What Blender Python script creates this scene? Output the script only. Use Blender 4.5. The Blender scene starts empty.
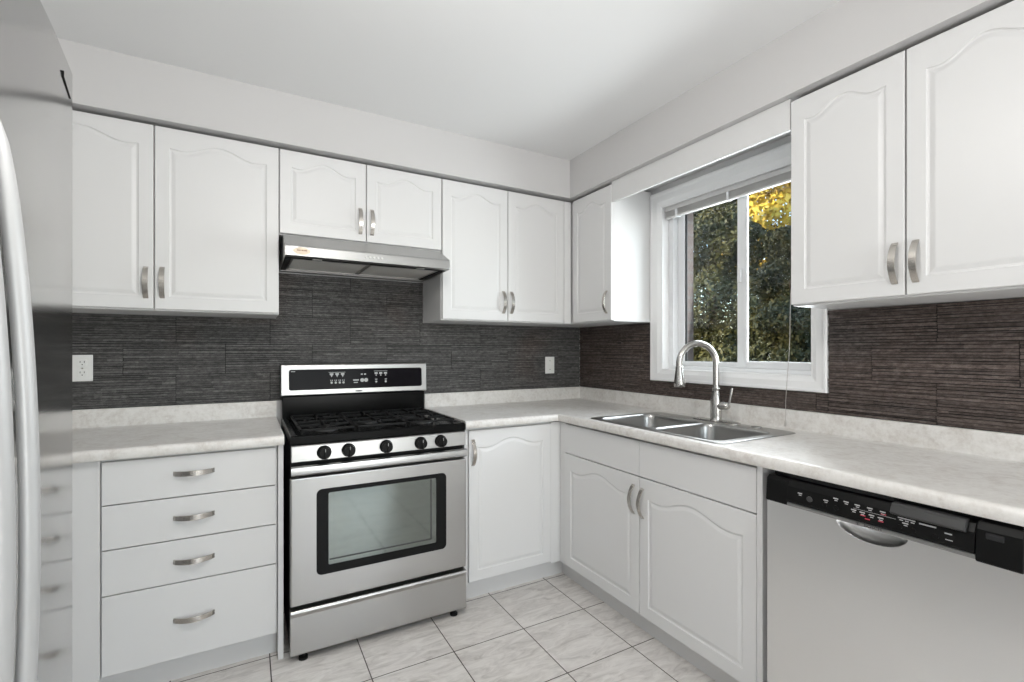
import bpy, bmesh, math, random
from mathutils import Vector, Matrix
random.seed(7)
C = bpy.context.scene.collection
S = bpy.context.scene
PI = math.pi

# ------------------------------------------------------------------ camera
cam = bpy.data.cameras.new('camera'); co = bpy.data.objects.new('camera', cam); C.objects.link(co)
co.location = (-2.1025, -2.7599, 1.2597); co.rotation_euler = (PI/2, 0, -0.5077)
cam.sensor_width = 36; cam.sensor_fit = 'HORIZONTAL'; cam.lens = 474.37/1024*36
cam.shift_y = 9.36/1024; cam.clip_start = 0.02; cam.clip_end = 200
S.camera = co

# ------------------------------------------------------------------ light
S.view_settings.view_transform = 'Standard'; S.view_settings.look = 'None'
S.view_settings.gamma = 1; S.view_settings.use_curve_mapping = False
S.view_settings.exposure = 0.0
W = bpy.data.worlds.new('sky'); S.world = W; W.use_nodes = True
wn = W.node_tree; wn.nodes.clear()
wo = wn.nodes.new('ShaderNodeOutputWorld'); wb = wn.nodes.new('ShaderNodeBackground')
sk = wn.nodes.new('ShaderNodeTexSky'); sk.sky_type = 'NISHITA'; sk.sun_disc = False
sk.sun_elevation = math.radians(20); sk.sun_rotation = math.radians(-80)
wb.inputs['Strength'].default_value = 0.7
wn.links.new(sk.outputs[0], wb.inputs[0]); wn.links.new(wb.outputs[0], wo.inputs[0])
sun = bpy.data.lights.new('sun', 'SUN'); sun.energy = 5.0; sun.angle = 0.01; sun.color = (1, .88, .68)
so = bpy.data.objects.new('sun', sun); C.objects.link(so)
so.rotation_euler = Vector((0.93, -0.22, -0.348)).to_track_quat('-Z', 'Y').to_euler()
def area(name, loc, d, sx, sy, e, col=(1, 1, 1)):
    l = bpy.data.lights.new(name, 'AREA'); l.shape = 'RECTANGLE'; l.size = sx; l.size_y = sy; l.energy = e; l.color = col
    o = bpy.data.objects.new(name, l); C.objects.link(o); o.location = loc
    o.rotation_euler = Vector(d).to_track_quat('-Z', 'Y').to_euler(); return o
# added frontal fill light, set at the made-up patio door behind the camera
area('patio_fill', (-1.12, -4.93, 1.18), (0, 1, .65), 1.2, 1.8, 54, (1, 1, 1))
# added fill light on the left behind the refrigerator, no opening there
area('side_fill', (-3.20, -3.55, 1.25), (1, 0.25, 0), 1.5, 1.9, 10, (.98, .99, 1))
# daylight at the kitchen window
area('window_daylight', (0.237, -1.2, 1.6), (-1, 0, .12), .76, .92, 24, (.96, .98, 1))
wp = area('window_portal', (0.24, -1.2, 1.6), (-1, 0, 0), .80, 1.0, 1); wp.data.cycles.is_portal = True

# ------------------------------------------------------------------ materials
def mat(name, col, rough=.5, metal=0., spec=.5, coat=0.):
    m = bpy.data.materials.new(name); m.use_nodes = True
    b = m.node_tree.nodes['Principled BSDF']
    b.inputs['Base Color'].default_value = (*col, 1); b.inputs['Roughness'].default_value = rough
    b.inputs['Metallic'].default_value = metal; b.inputs['Specular IOR Level'].default_value = spec
    b.inputs['Coat Weight'].default_value = coat
    return m
def N(m, t, **kw):
    n = m.node_tree.nodes.new(t)
    for k, v in kw.items():
        if hasattr(n, k): setattr(n, k, v)
        else: n.inputs[k.replace('_', ' ')].default_value = v
    return n
def LK(m, a, b): m.node_tree.links.new(a, b)
def BS(m): return m.node_tree.nodes['Principled BSDF']
def coords(m, scale=(1, 1, 1), rot=(0, 0, 0)):
    t = N(m, 'ShaderNodeTexCoord'); p = N(m, 'ShaderNodeMapping')
    p.inputs['Scale'].default_value = scale; p.inputs['Rotation'].default_value = rot
    LK(m, t.outputs['Object'], p.inputs[0]); return p.outputs[0]
def ramp(m, fac, stops):
    r = N(m, 'ShaderNodeValToRGB'); e = r.color_ramp.elements
    while len(e) < len(stops): e.new(.5)
    for q, (p, c) in zip(e, stops): q.position = p; q.color = (*c, 1)
    LK(m, fac, r.inputs[0]); return r.outputs[0]
def noise(m, vec, scale, detail=4, rough=.5, dist=0):
    n = N(m, 'ShaderNodeTexNoise'); n.inputs['Scale'].default_value = scale; n.inputs['Detail'].default_value = detail
    n.inputs['Roughness'].default_value = rough; n.inputs['Distortion'].default_value = dist
    LK(m, vec, n.inputs['Vector']); return n.outputs['Fac']
def bump(m, h, strength, dist=.001, prev=None):
    b = N(m, 'ShaderNodeBump'); b.inputs['Strength'].default_value = strength; b.inputs['Distance'].default_value = dist
    LK(m, h, b.inputs['Height'])
    if prev: LK(m, prev, b.inputs['Normal'])
    LK(m, b.outputs[0], BS(m).inputs['Normal']); return b.outputs[0]

M = {}
M['wall'] = mat('wall_paint', (.60, .592, .588), .85, spec=.2)
M['ceil'] = mat('ceiling_paint', (.81, .81, .808), .9, spec=.1)
bump(M['ceil'], noise(M['ceil'], coords(M['ceil']), 90), .1)
M['cab'] = mat('cabinet_white', (.70, .698, .694), .38, spec=.4)
bump(M['cab'], noise(M['cab'], coords(M['cab'], (60, 60, 4)), 3, 3, .5), .04, .001)
M['cabside'] = mat('cabinet_box_white', (.70, .698, .694), .45, spec=.35)
M['kick'] = mat('toe_kick_grey', (.66, .655, .65), .5)
M['trimw'] = mat('white_trim_paint', (.87, .87, .87), .4, spec=.4)
M['vinyl'] = mat('white_vinyl', (.82, .83, .84), .35)
M['dark'] = mat('black_gap', (.012, .012, .013), .8)
M['plate'] = mat('outlet_plastic', (.78, .78, .76), .35)
# counter laminate
m = M['counter'] = mat('counter_laminate', (.6, .58, .55), .32, spec=.45)
v = coords(m); n1 = noise(m, v, 9, 8, .65, 1.2); n2 = noise(m, v, 55, 6, .7)
mx = N(m, 'ShaderNodeMix', data_type='FLOAT'); mx.inputs[0].default_value = .45
LK(m, n1, mx.inputs[2]); LK(m, n2, mx.inputs[3])
LK(m, ramp(m, mx.outputs[0], [(.30, (.50, .46, .42)), (.42, (.64, .61, .575)), (.52, (.73, .71, .68)), (.66, (.80, .78, .755)), (.8, (.66, .625, .59))]), BS(m).inputs['Base Color'])
# stacked slate
m = M['stone'] = mat('stacked_slate', (.06, .055, .052), .62, spec=.35)
v = coords(m, (1, 1, 2.2)); big = noise(m, coords(m), 1.6, 2); fine = noise(m, v, 42, 8, .78)
c1 = ramp(m, fine, [(.28, (.028, .027, .027)), (.45, (.085, .082, .080)), (.58, (.135, .131, .127)), (.75, (.22, .215, .21))])
c2 = ramp(m, fine, [(.28, (.026, .022, .020)), (.45, (.088, .066, .058)), (.58, (.14, .112, .100)), (.75, (.20, .18, .17))])
mc = N(m, 'ShaderNodeMix', data_type='RGBA'); LK(m, ramp(m, big, [(.56, (0, 0, 0)), (.70, (1, 1, 1))]), mc.inputs[0])
LK(m, c1, mc.inputs[6]); LK(m, c2, mc.inputs[7]); LK(m, mc.outputs[2], BS(m).inputs['Base Color'])
bump(m, noise(m, coords(m, (1, 1, 2)), 60, 8, .75), .9, .006)
m2 = M['stone_warm'] = m.copy(); m2.name = 'stacked_slate_warm'
for nd in m2.node_tree.nodes:
    if nd.type == 'VALTORGB' and abs(nd.color_ramp.elements[0].position-.56) < .01:
        nd.color_ramp.elements[0].position = .2; nd.color_ramp.elements[1].position = .5
# floor tile
m = M['floor'] = mat('marbled_floor_tile', (.6, .58, .55), .28, spec=.45)
tc = N(m, 'ShaderNodeTexCoord'); sep = N(m, 'ShaderNodeSeparateXYZ'); LK(m, tc.outputs['Object'], sep.inputs[0])
TS = .3372
def gr(out, off):
    a = N(m, 'ShaderNodeMath', operation='ADD'); a.inputs[1].default_value = off; LK(m, out, a.inputs[0])
    d = N(m, 'ShaderNodeMath', operation='DIVIDE'); d.inputs[1].default_value = TS; LK(m, a.outputs[0], d.inputs[0])
    f = N(m, 'ShaderNodeMath', operation='FRACT'); LK(m, d.outputs[0], f.inputs[0])
    fl = N(m, 'ShaderNodeMath', operation='FLOOR'); LK(m, d.outputs[0], fl.inputs[0])
    s = N(m, 'ShaderNodeMath', operation='SUBTRACT'); s.inputs[1].default_value = .5; LK(m, f.outputs[0], s.inputs[0])
    ab = N(m, 'ShaderNodeMath', operation='ABSOLUTE'); LK(m, s.outputs[0], ab.inputs[0])
    g = N(m, 'ShaderNodeMath', operation='GREATER_THAN'); g.inputs[1].default_value = .5-.0022/TS; LK(m, ab.outputs[0], g.inputs[0])
    return g.outputs[0], fl.outputs[0]
gx, ix = gr(sep.outputs[0], .6758+20*TS); gy, iy = gr(sep.outputs[1], .9093+20*TS)
gm = N(m, 'ShaderNodeMath', operation='MAXIMUM'); LK(m, gx, gm.inputs[0]); LK(m, gy, gm.inputs[1])
cb = N(m, 'ShaderNodeCombineXYZ'); LK(m, ix, cb.inputs[0]); LK(m, iy, cb.inputs[1])
wn2 = N(m, 'ShaderNodeTexWhiteNoise', noise_dimensions='3D'); LK(m, cb.outputs[0], wn2.inputs['Vector'])
sc = N(m, 'ShaderNodeVectorMath', operation='SCALE'); sc.inputs['Scale'].default_value = 7; LK(m, wn2.outputs['Color'], sc.inputs[0])
ad = N(m, 'ShaderNodeVectorMath', operation='ADD'); LK(m, tc.outputs['Object'], ad.inputs[0]); LK(m, sc.outputs[0], ad.inputs[1])
mp = N(m, 'ShaderNodeMapping'); mp.inputs['Rotation'].default_value = (0, 0, .75); mp.inputs['Scale'].default_value = (1, 3.6, 1); LK(m, ad.outputs[0], mp.inputs[0])
nt = noise(m, mp.outputs[0], 7, 9, .68, 1.1)
tcx = ramp(m, nt, [(.30, (.47, .44, .415)), (.43, (.61, .58, .55)), (.56, (.72, .69, .66)), (.72, (.80, .775, .745))])
mg = N(m, 'ShaderNodeMix', data_type='RGBA'); LK(m, gm.outputs[0], mg.inputs[0]); LK(m, tcx, mg.inputs[6]); mg.inputs[7].default_value = (.05, .036, .028, 1)
LK(m, mg.outputs[2], BS(m).inputs['Base Color'])
inv = N(m, 'ShaderNodeMath', operation='SUBTRACT'); inv.inputs[0].default_value = 1; LK(m, gm.outputs[0], inv.inputs[1]); bump(m, inv.outputs[0], .5, .001)
# metals
def brushed(name, col, rough, vec, amt=.12, sc_=1.0):
    m = mat(name, col, rough, 1.0)
    n = noise(m, coords(m, vec), 1.0*sc_, 5, .6)
    mr = N(m, 'ShaderNodeMapRange'); mr.inputs[3].default_value = rough-amt*.5; mr.inputs[4].default_value = rough+amt*.5
    LK(m, n, mr.inputs[0]); LK(m, mr.outputs[0], BS(m).inputs['Roughness'])
    bump(m, n, .04, .001); return m
M['steel'] = brushed('brushed_stainless', (.455, .447, .435), .30, (3, 3, 500))
M['steelv'] = brushed('brushed_stainless_vertical', (.84, .84, .835), .32, (400, 400, 3))
M['steelb'] = brushed('bright_stainless', (.40, .398, .393), .32, (3, 3, 500))
M['fridge'] = brushed('refrigerator_stainless', (.47, .465, .46), .13, (2, 2, 260), .05)
M['fhandle'] = mat('satin_silver_handle', (.50, .50, .50), .5, .4)
M['sink'] = brushed('sink_stainless', (.40, .395, .385), .30, (300, 8, 8), .08)
M['nickel'] = mat('brushed_nickel', (.56, .53, .49), .27, 1.0)
M['chrome'] = mat('faucet_nickel', (.52, .505, .485), .24, 1.0)
M['blackg'] = mat('black_gloss_enamel', (.004, .004, .004), .22, spec=.09)
M['blackm'] = mat('black_matte', (.008, .008, .008), .5, spec=.2)
M['blackp'] = mat('black_plastic', (.008, .008, .008), .35, spec=.12)
M['greyp'] = mat('dark_grey_gloss', (.05, .05, .05), .3, spec=.35)
M['iron'] = mat('cast_iron', (.009, .009, .009), .5, spec=.2)
M['ovenglass'] = mat('coated_oven_glass', (.20, .22, .205), .06, .8)
M['display'] = mat('display_glass', (.008, .007, .009), .15, spec=.04)
M['icon'] = mat('panel_print_grey', (.50, .50, .50), .5)
M['iconw'] = mat('panel_print_white', (.48, .48, .48), .5)
M['iconr'] = mat('panel_print_red', (.55, .05, .08), .5)
M['mesh'] = mat('filter_mesh', (.72, .70, .66), .5, .3)
chk = N(M['mesh'], 'ShaderNodeTexVoronoi'); LK(M['mesh'], coords(M['mesh'], (1, 1, 1)), chk.inputs['Vector']); chk.inputs['Scale'].default_value = 180
bump(M['mesh'], chk.outputs['Distance'], .8, .002)
M['lens'] = mat('lamp_lens', (.6, .6, .58), .15)
M['sticker'] = mat('oval_sticker', (.75, .64, .50), .4)
M['stickprint'] = mat('sticker_print', (.35, .20, .12), .5)
M['blind'] = mat('blind_vinyl', (.62, .61, .60), .5)
M['cord'] = mat('blind_cord', (.50, .47, .44), .7)
M['grass'] = mat('grass', (.06, .09, .03), .9)
M['bark'] = mat('bark', (.10, .07, .05), .9)
m = M['brick'] = mat('outside_brick', (.4, .25, .2), .9)
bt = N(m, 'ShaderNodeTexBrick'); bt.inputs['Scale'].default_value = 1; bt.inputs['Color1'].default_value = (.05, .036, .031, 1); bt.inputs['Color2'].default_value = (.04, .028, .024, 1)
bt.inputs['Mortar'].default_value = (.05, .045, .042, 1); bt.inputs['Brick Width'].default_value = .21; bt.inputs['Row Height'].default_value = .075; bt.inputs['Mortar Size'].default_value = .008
tcb = N(m, 'ShaderNodeTexCoord'); spb = N(m, 'ShaderNodeSeparateXYZ'); LK(m, tcb.outputs['Object'], spb.inputs[0])
sm = N(m, 'ShaderNodeMath', operation='ADD'); LK(m, spb.outputs[0], sm.inputs[0]); LK(m, spb.outputs[1], sm.inputs[1])
cbb = N(m, 'ShaderNodeCombineXYZ'); LK(m, sm.outputs[0], cbb.inputs[0]); LK(m, spb.outputs[2], cbb.inputs[1]); LK(m, cbb.outputs[0], bt.inputs['Vector'])
LK(m, bt.outputs['Color'], BS(m).inputs['Base Color'])
def leafmat(name, a, b):
    m = mat(name, a, .6); n = noise(m, coords(m), 3.5, 3)
    LK(m, ramp(m, n, [(.35, a), (.65, b)]), BS(m).inputs['Base Color']); return m
M['leaf'] = leafmat('evergreen_leaf', (.020, .030, .012), (.075, .078, .026))
M['leaf2'] = leafmat('olive_leaf', (.03, .036, .014), (.09, .085, .028))
M['leafy'] = leafmat('yellow_leaf', (.50, .36, .04), (.72, .56, .10))
# window glass: mostly clear with a fresnel reflection
m = bpy.data.materials.new('clear_glass'); m.use_nodes = True; nt_ = m.node_tree; nt_.nodes.clear()
o_ = nt_.nodes.new('ShaderNodeOutputMaterial'); mi = nt_.nodes.new('ShaderNodeMixShader'); tr = nt_.nodes.new('ShaderNodeBsdfTransparent'); gl = nt_.nodes.new('ShaderNodeBsdfGlossy')
tr.inputs[0].default_value = (.93, .95, .95, 1); gl.inputs['Roughness'].default_value = .01
fr = nt_.nodes.new('ShaderNodeFresnel'); fr.inputs[0].default_value = 1.25
nt_.links.new(fr.outputs[0], mi.inputs[0]); nt_.links.new(tr.outputs[0], mi.inputs[1]); nt_.links.new(gl.outputs[0], mi.inputs[2]); nt_.links.new(mi.outputs[0], o_.inputs[0])
M['glass'] = m
m = M['lampglow'] = mat('lit_opal_glass', (.9, .9, .88), .3); BS(m).inputs['Emission Color'].default_value = (1, .95, .88, 1); BS(m).inputs['Emission Strength'].default_value = 14.0

# ------------------------------------------------------------------ helpers
class MB:
    def __init__(s): s.v = []; s.f = []
    def add(s, vs, fs):
        k = len(s.v); s.v += [tuple(p) for p in vs]; s.f += [tuple(i+k for i in f) for f in fs]; return s
    def box(s, x0, x1, y0, y1, z0, z1):
        x0, x1 = sorted((x0, x1)); y0, y1 = sorted((y0, y1)); z0, z1 = sorted((z0, z1))
        return s.add([(x0, y0, z0), (x1, y0, z0), (x1, y1, z0), (x0, y1, z0), (x0, y0, z1), (x1, y0, z1), (x1, y1, z1), (x0, y1, z1)],
                     [(0, 3, 2, 1), (4, 5, 6, 7), (0, 1, 5, 4), (1, 2, 6, 5), (2, 3, 7, 6), (3, 0, 4, 7)])
    def prism(s, poly, axis, a, b):       # poly of 2-D points in the two other axes (order x,y,z), extruded along axis
        n = len(poly)
        def P(p, t):
            return {'x': (t, p[0], p[1]), 'y': (p[0], t, p[1]), 'z': (p[0], p[1], t)}[axis]
        return s.add([P(p, a) for p in poly]+[P(p, b) for p in poly],
                     [tuple(range(n))[::-1], tuple(range(n, 2*n))]+[(i, (i+1) % n, n+(i+1) % n, n+i) for i in range(n)])
    def cyl(s, c, r, h, axis='z', n=24, r2=None):
        r2 = r if r2 is None else r2; vs = []
        for rr, t in ((r, 0), (r2, h)):
            for i in range(n):
                a = 2*PI*i/n; p, q = rr*math.cos(a), rr*math.sin(a)
                vs.append({'z': (c[0]+p, c[1]+q, c[2]+t), 'y': (c[0]+p, c[1]+t, c[2]+q), 'x': (c[0]+t, c[1]+p, c[2]+q)}[axis])
        return s.add(vs, [tuple(range(n))[::-1], tuple(range(n, 2*n))]+[(i, (i+1) % n, n+(i+1) % n, n+i) for i in range(n)])
    def tube(s, path, rad, n=12, squash=None):
        P = [Vector(p) for p in path]; rad = rad if isinstance(rad, (list, tuple)) else [rad]*len(P)
        t0 = (P[1]-P[0]).normalized(); up = Vector((0, 0, 1)) if abs(t0.z) < .9 else Vector((0, 1, 0))
        u = t0.cross(up).normalized(); vs = []
        for i, p in enumerate(P):
            t = (P[min(i+1, len(P)-1)]-P[max(i-1, 0)]).normalized()
            u = (u-t*u.dot(t)).normalized(); w = t.cross(u)
            for k in range(n):
                a = 2*PI*k/n; vs.append(p+u*math.cos(a)*rad[i]+w*math.sin(a)*rad[i]*(squash or 1))
        m_ = len(P)
        return s.add(vs, [tuple(range(n))[::-1], tuple(range((m_-1)*n, m_*n))]+[(i*n+k, i*n+(k+1) % n, (i+1)*n+(k+1) % n, (i+1)*n+k) for i in range(m_-1) for k in range(n)])
    def lathe(s, c, prof, n=28):          # prof: (r, z)
        vs = [(c[0]+r*math.cos(2*PI*k/n), c[1]+r*math.sin(2*PI*k/n), c[2]+z) for r, z in prof for k in range(n)]
        m_ = len(prof)
        return s.add(vs, [tuple(range(n))[::-1], tuple(range((m_-1)*n, m_*n))]+[(i*n+k, i*n+(k+1) % n, (i+1)*n+(k+1) % n, (i+1)*n+k) for i in range(m_-1) for k in range(n)])
    def loops(s, L, cap0=False, cap1=True):
        n = len(L[0]); vs = [p for l in L for p in l]; f = []
        for i in range(len(L)-1):
            f += [(i*n+k, i*n+(k+1) % n, (i+1)*n+(k+1) % n, (i+1)*n+k) for k in range(n)]
        if cap0: f.append(tuple(range(n))[::-1])
        if cap1: f.append(tuple(range((len(L)-1)*n, len(L)*n)))
        return s.add(vs, f)
    def build(s, name, material, parent=None, bevel=0, smooth=False, seg=2, world=True):
        me = bpy.data.meshes.new(name)
        off = Vector((0, 0, 0))
        if parent is not None and world:
            r = parent
            while r.parent: r = r.parent
            off = Vector(r.location) if not r.get('_local') else off
        me.from_pydata([tuple(Vector(p)-off) for p in s.v], [], s.f)
        bm = bmesh.new(); bm.from_mesh(me); bmesh.ops.recalc_face_normals(bm, faces=bm.faces); bm.to_mesh(me); bm.free()
        me.materials.append(M[material] if isinstance(material, str) else material)
        if smooth: me.polygons.foreach_set('use_smooth', [True]*len(me.polygons))
        o = bpy.data.objects.new(name, me); C.objects.link(o)
        if parent is not None: o.parent = parent
        if bevel:
            b = o.modifiers.new('edge', 'BEVEL'); b.width = bevel; b.segments = seg; b.limit_method = 'ANGLE'; b.angle_limit = math.radians(35)
        if smooth and not bevel:
            e = o.modifiers.new('split', 'EDGE_SPLIT'); e.split_angle = math.radians(38)
        return o

def thing(name, label, cat, loc=(0, 0, 0), rz=0, group=None, local=False):
    o = bpy.data.objects.new(name, None); C.objects.link(o); o.empty_display_size = .05
    o.location = loc; o.rotation_euler = (0, 0, rz); o['label'] = label; o['category'] = cat
    if group: o['group'] = group
    if local: LOCAL.append(o); o['_local'] = 1
    return o
LOCAL = []
def tag(o, label, cat, group=None, kind=None):
    if label: o['label'] = label
    if cat: o['category'] = cat
    if group: o['group'] = group
    if kind: o['kind'] = kind
    return o
def struct(o): o['kind'] = 'structure'; return o
def text(s, size, depth=.0004):
    cu = bpy.data.curves.new('t', 'FONT'); cu.body = s; cu.size = size; cu.extrude = depth; cu.align_x = 'CENTER'; cu.align_y = 'CENTER'
    o = bpy.data.objects.new('t', cu); C.objects.link(o); bpy.context.view_layer.update()
    me = o.to_mesh(); vs = [tuple(v.co) for v in me.vertices]; fs = [tuple(p.vertices) for p in me.polygons]
    o.to_mesh_clear(); bpy.data.objects.remove(o); bpy.data.curves.remove(cu); return vs, fs

# ------------------------------------------------------------------ the room
XL, YF, HC = -3.27, -5.0, 2.448
struct(MB().box(XL-.15, .13, YF-.15, .15, -.12, 0).build('floor', 'floor'))
struct(MB().box(XL-.15, .13, YF-.15, .15, HC, HC+.15).build('ceiling', 'ceil'))
struct(MB().box(XL-.15, .13, 0, .15, 0, HC).build('wall_back', 'wall'))
wl = MB().box(XL-.15, XL, YF, 0, 0, HC); struct(wl.build('wall_left', 'wall'))
wf = MB()
wf.box(XL-.15, -1.95, YF-.15, YF, 0, HC).box(-.35, .13, YF-.15, YF, 0, HC).box(-1.95, -.35, YF-.15, YF, 2.12, HC)
struct(wf.build('wall_front', 'wall'))
WY0, WY1, WZ0, WZ1 = -.774, -1.618, 1.146, 2.092
wr = MB().box(0, .13, WY0, 0, 0, HC).box(0, .13, YF, WY1, 0, HC).box(0, .13, WY1, WY0, 0, WZ0).box(0, .13, WY1, WY0, WZ1, HC)
struct(wr.build('wall_right', 'wall'))
wb_ = MB().box(.13, .235, -.80, .6, -.4, 3.2).box(.13, .235, YF-.3, -1.60, -.4, 3.2).box(.13, .235, -1.60, -.80, -.4, 1.10).box(.13, .235, -1.60, -.80, 2.10, 3.2)
struct(wb_.build('wall_outside', 'brick'))
struct(MB().prism([(-4.0, 2.75), (.75, 2.75), (.75, 2.85), (-1.65, 4.9), (-4.0, 2.85)], 'y', -6, 1.2).build('shade_roof', 'bark'))  # unseen roof, added and raised to shade the lower part of the trees
# soffit over the cabinets
SD, SZ = .343, 2.213
struct(MB().prism([(XL, 0), (0, 0), (0, -3.0), (-SD, -3.0), (-SD, -SD), (XL, -SD)], 'z', SZ, HC).build('trim_1', 'wall'))
# board over the window between the cabinets
struct(MB().box(-.312, -.294, -1.704, -.697, 2.094, SZ-.001).build('trim_2', 'cabside', bevel=.002))
# unseen patio door behind the camera, added to go with the fill light
d = bpy.data.objects.new('added_door_1', None); C.objects.link(d); d.location = (-1.12, YF-.06, 0); struct(d)
f = MB()
for x0, x1, z0, z1 in ((-1.95, -1.88, 0, 2.12), (-.42, -.35, 0, 2.12), (-1.20, -1.10, .08, 2.05), (-1.88, -.42, 2.05, 2.12), (-1.88, -.42, 0, .08)):
    f.box(x0, x1, YF-.11, YF-.02, z0, z1)
f.build('door_frame', 'vinyl', d, .004)
for x0, x1 in ((-1.88, -1.20), (-1.10, -.42)): MB().box(x0, x1, YF-.07, YF-.064, .08, 2.05).build('pane', 'glass', d)
MB().box(-1.22, -1.20, YF-.02, YF+.01, .95, 1.15).build('door_handle', 'nickel', d, .004)
struct(MB().box(XL, XL+.013, YF, -2.4, 0, .09).build('baseboard_left', 'trimw', bevel=.003))
struct(MB().box(-.013, 0, YF, -2.96, 0, .09).build('baseboard_right', 'trimw', bevel=.003))
# ceiling lamp (above and behind the camera)
t = thing('ceiling_lamp', 'round white flush ceiling lamp lighting the kitchen', 'lamp', (-1.84, -2.05, HC))
MB().lathe((-1.84, -2.05, HC-.03), [(.19, 0), (.19, .03)], 40).build('lamp_base', 'trimw', t, smooth=True)
MB().lathe((-1.84, -2.05, HC-.03), [(.02, -.085), (.09, -.075), (.145, -.05), (.172, -.02), (.176, 0)], 40).build('lamp_shade', 'lampglow', t, smooth=True)
l = bpy.data.lights.new('ceiling_lamp_light', 'POINT'); l.shadow_soft_size = .10; l.energy = 22; l.color = (1, .985, .96)
lo = bpy.data.objects.new('ceiling_lamp_light', l); C.objects.link(lo); lo.location = (-1.84, -2.05, HC-.23)

# ------------------------------------------------------------------ window
w = bpy.data.objects.new('window_1', None); C.objects.link(w); w.location = (0, -1.19, WZ0); struct(w)
OY0, OY1, OZ0, OZ1 = -.697, -1.681, 1.083, 2.178
def ring(mb, x0, x1, a, b):  # frame between outer rect a and inner rect b (ya, yb, za, zb)
    mb.box(x0, x1, a[0], b[0], a[2], a[3]); mb.box(x0, x1, b[1], a[1], a[2], a[3])
    mb.box(x0, x1, b[0], b[1], a[2], b[2]); mb.box(x0, x1, b[0], b[1], b[3], a[3])
def casing_loops():
    L = []
    for d_, x in ((0, 0), (0, -.016), (.004, -.020), (.014, -.020), (.022, -.017), (.052, -.015), (.058, -.012), (.072, -.006), (.0755, -.006), (.0755, .0)):
        k = d_/.0755
        y0 = OY0+(WY0-OY0)*k; y1 = OY1+(WY1-OY1)*k; z0 = OZ0+(WZ0-OZ0)*k; z1 = OZ1+(WZ1-OZ1)*k
        L.append([(x, y0, z0), (x, y1, z0), (x, y1, z1), (x, y0, z1)])
    return L
MB().loops(casing_loops(), False, False).build('window_casing', 'trimw', w)
j = MB(); ring(j, -.004, .14, (WY0-.0, WY1, WZ0, WZ1), (WY0-.006, WY1+.006, WZ0+.006, WZ1-.006)); j.build('jamb_liner', 'trimw', w)
j = MB(); ring(j, .05, .125, (WY0-.006, WY1+.006, WZ0+.006, WZ1-.006), (-.811, -1.600, 1.170, 2.062)); j.build('window_frame', 'vinyl', w, .002)
j = MB(); ring(j, .088, .112, (-.811, -1.236, 1.170, 2.062), (-.858, -1.199, 1.198, 2.045))
s1 = j.build('window_sash', 'vinyl', w, .003); MB().box(.098, .101, -.856, -1.201, 1.196, 2.047).build('pane', 'glass', s1)
g = MB(); ring(g, .097, .1045, (-.8585, -1.201, 1.196, 2.047), (-.868, -1.199, 1.200, 2.045)); g.build('gasket', 'blackm', s1)
j = MB(); ring(j, .066, .082, (-1.212, -1.600, 1.170, 2.062), (-1.266, -1.572, 1.206, 2.045))
s2 = j.build('window_sash', 'vinyl', w, .003); MB().box(.072, .075, -1.264, -1.574, 1.204, 2.047).build('pane', 'glass', s2)
g = MB(); ring(g, .0635, .0658, (-1.252, -1.586, 1.190, 2.055), (-1.257, -1.581, 1.195, 2.050)); g.build('glazing_bead', 'vinyl', s2)
MB().box(.046, .062, -1.225, -1.243, 1.60, 1.67).build('sash_lock', 'vinyl', s2, .003)
# blind
t = thing('window_blind', 'white mini blind raised tight against the top of the window', 'blind', (.03, -1.19, 2.08))
MB().box(.012, .042, -.783, -1.609, 2.060, 2.085).build('headrail', 'blind', t, .002)
k = MB()
for i in range(9): z = 2.032+i*.0031; k.box(.014, .040, -.787, -1.605, z, z+.0013)
tag(k.build('slat_stack', 'blind', t), None, None)
MB().box(.014, .040, -.787, -1.605, 2.020, 2.030).build('bottom_rail', 'blind', t, .002)
for y in (-.86, -1.19, -1.52): MB().box(.0105, .0435, y, y-.012, 2.018, 2.0605).build('ladder_tape', 'vinyl', t)
p = [(.005, -1.570, 2.062)]
for i in range(1, 13): p.append((.005-.038*min(1, i/6), -1.570+.051*i/12+.003*math.sin(i*1.3), 2.062-1.115*i/12))
MB().tube([(.02, -1.570, 2.064)]+p, .0012, 6).build('pull_cord', 'cord', t, smooth=True)
MB().lathe((-.033, -1.517, .925), [(.001, .024), (.003, .02), (.0042, .004), (.004, 0)][::-1], 10).build('cord_tassel', 'cord', t, smooth=True)

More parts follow.
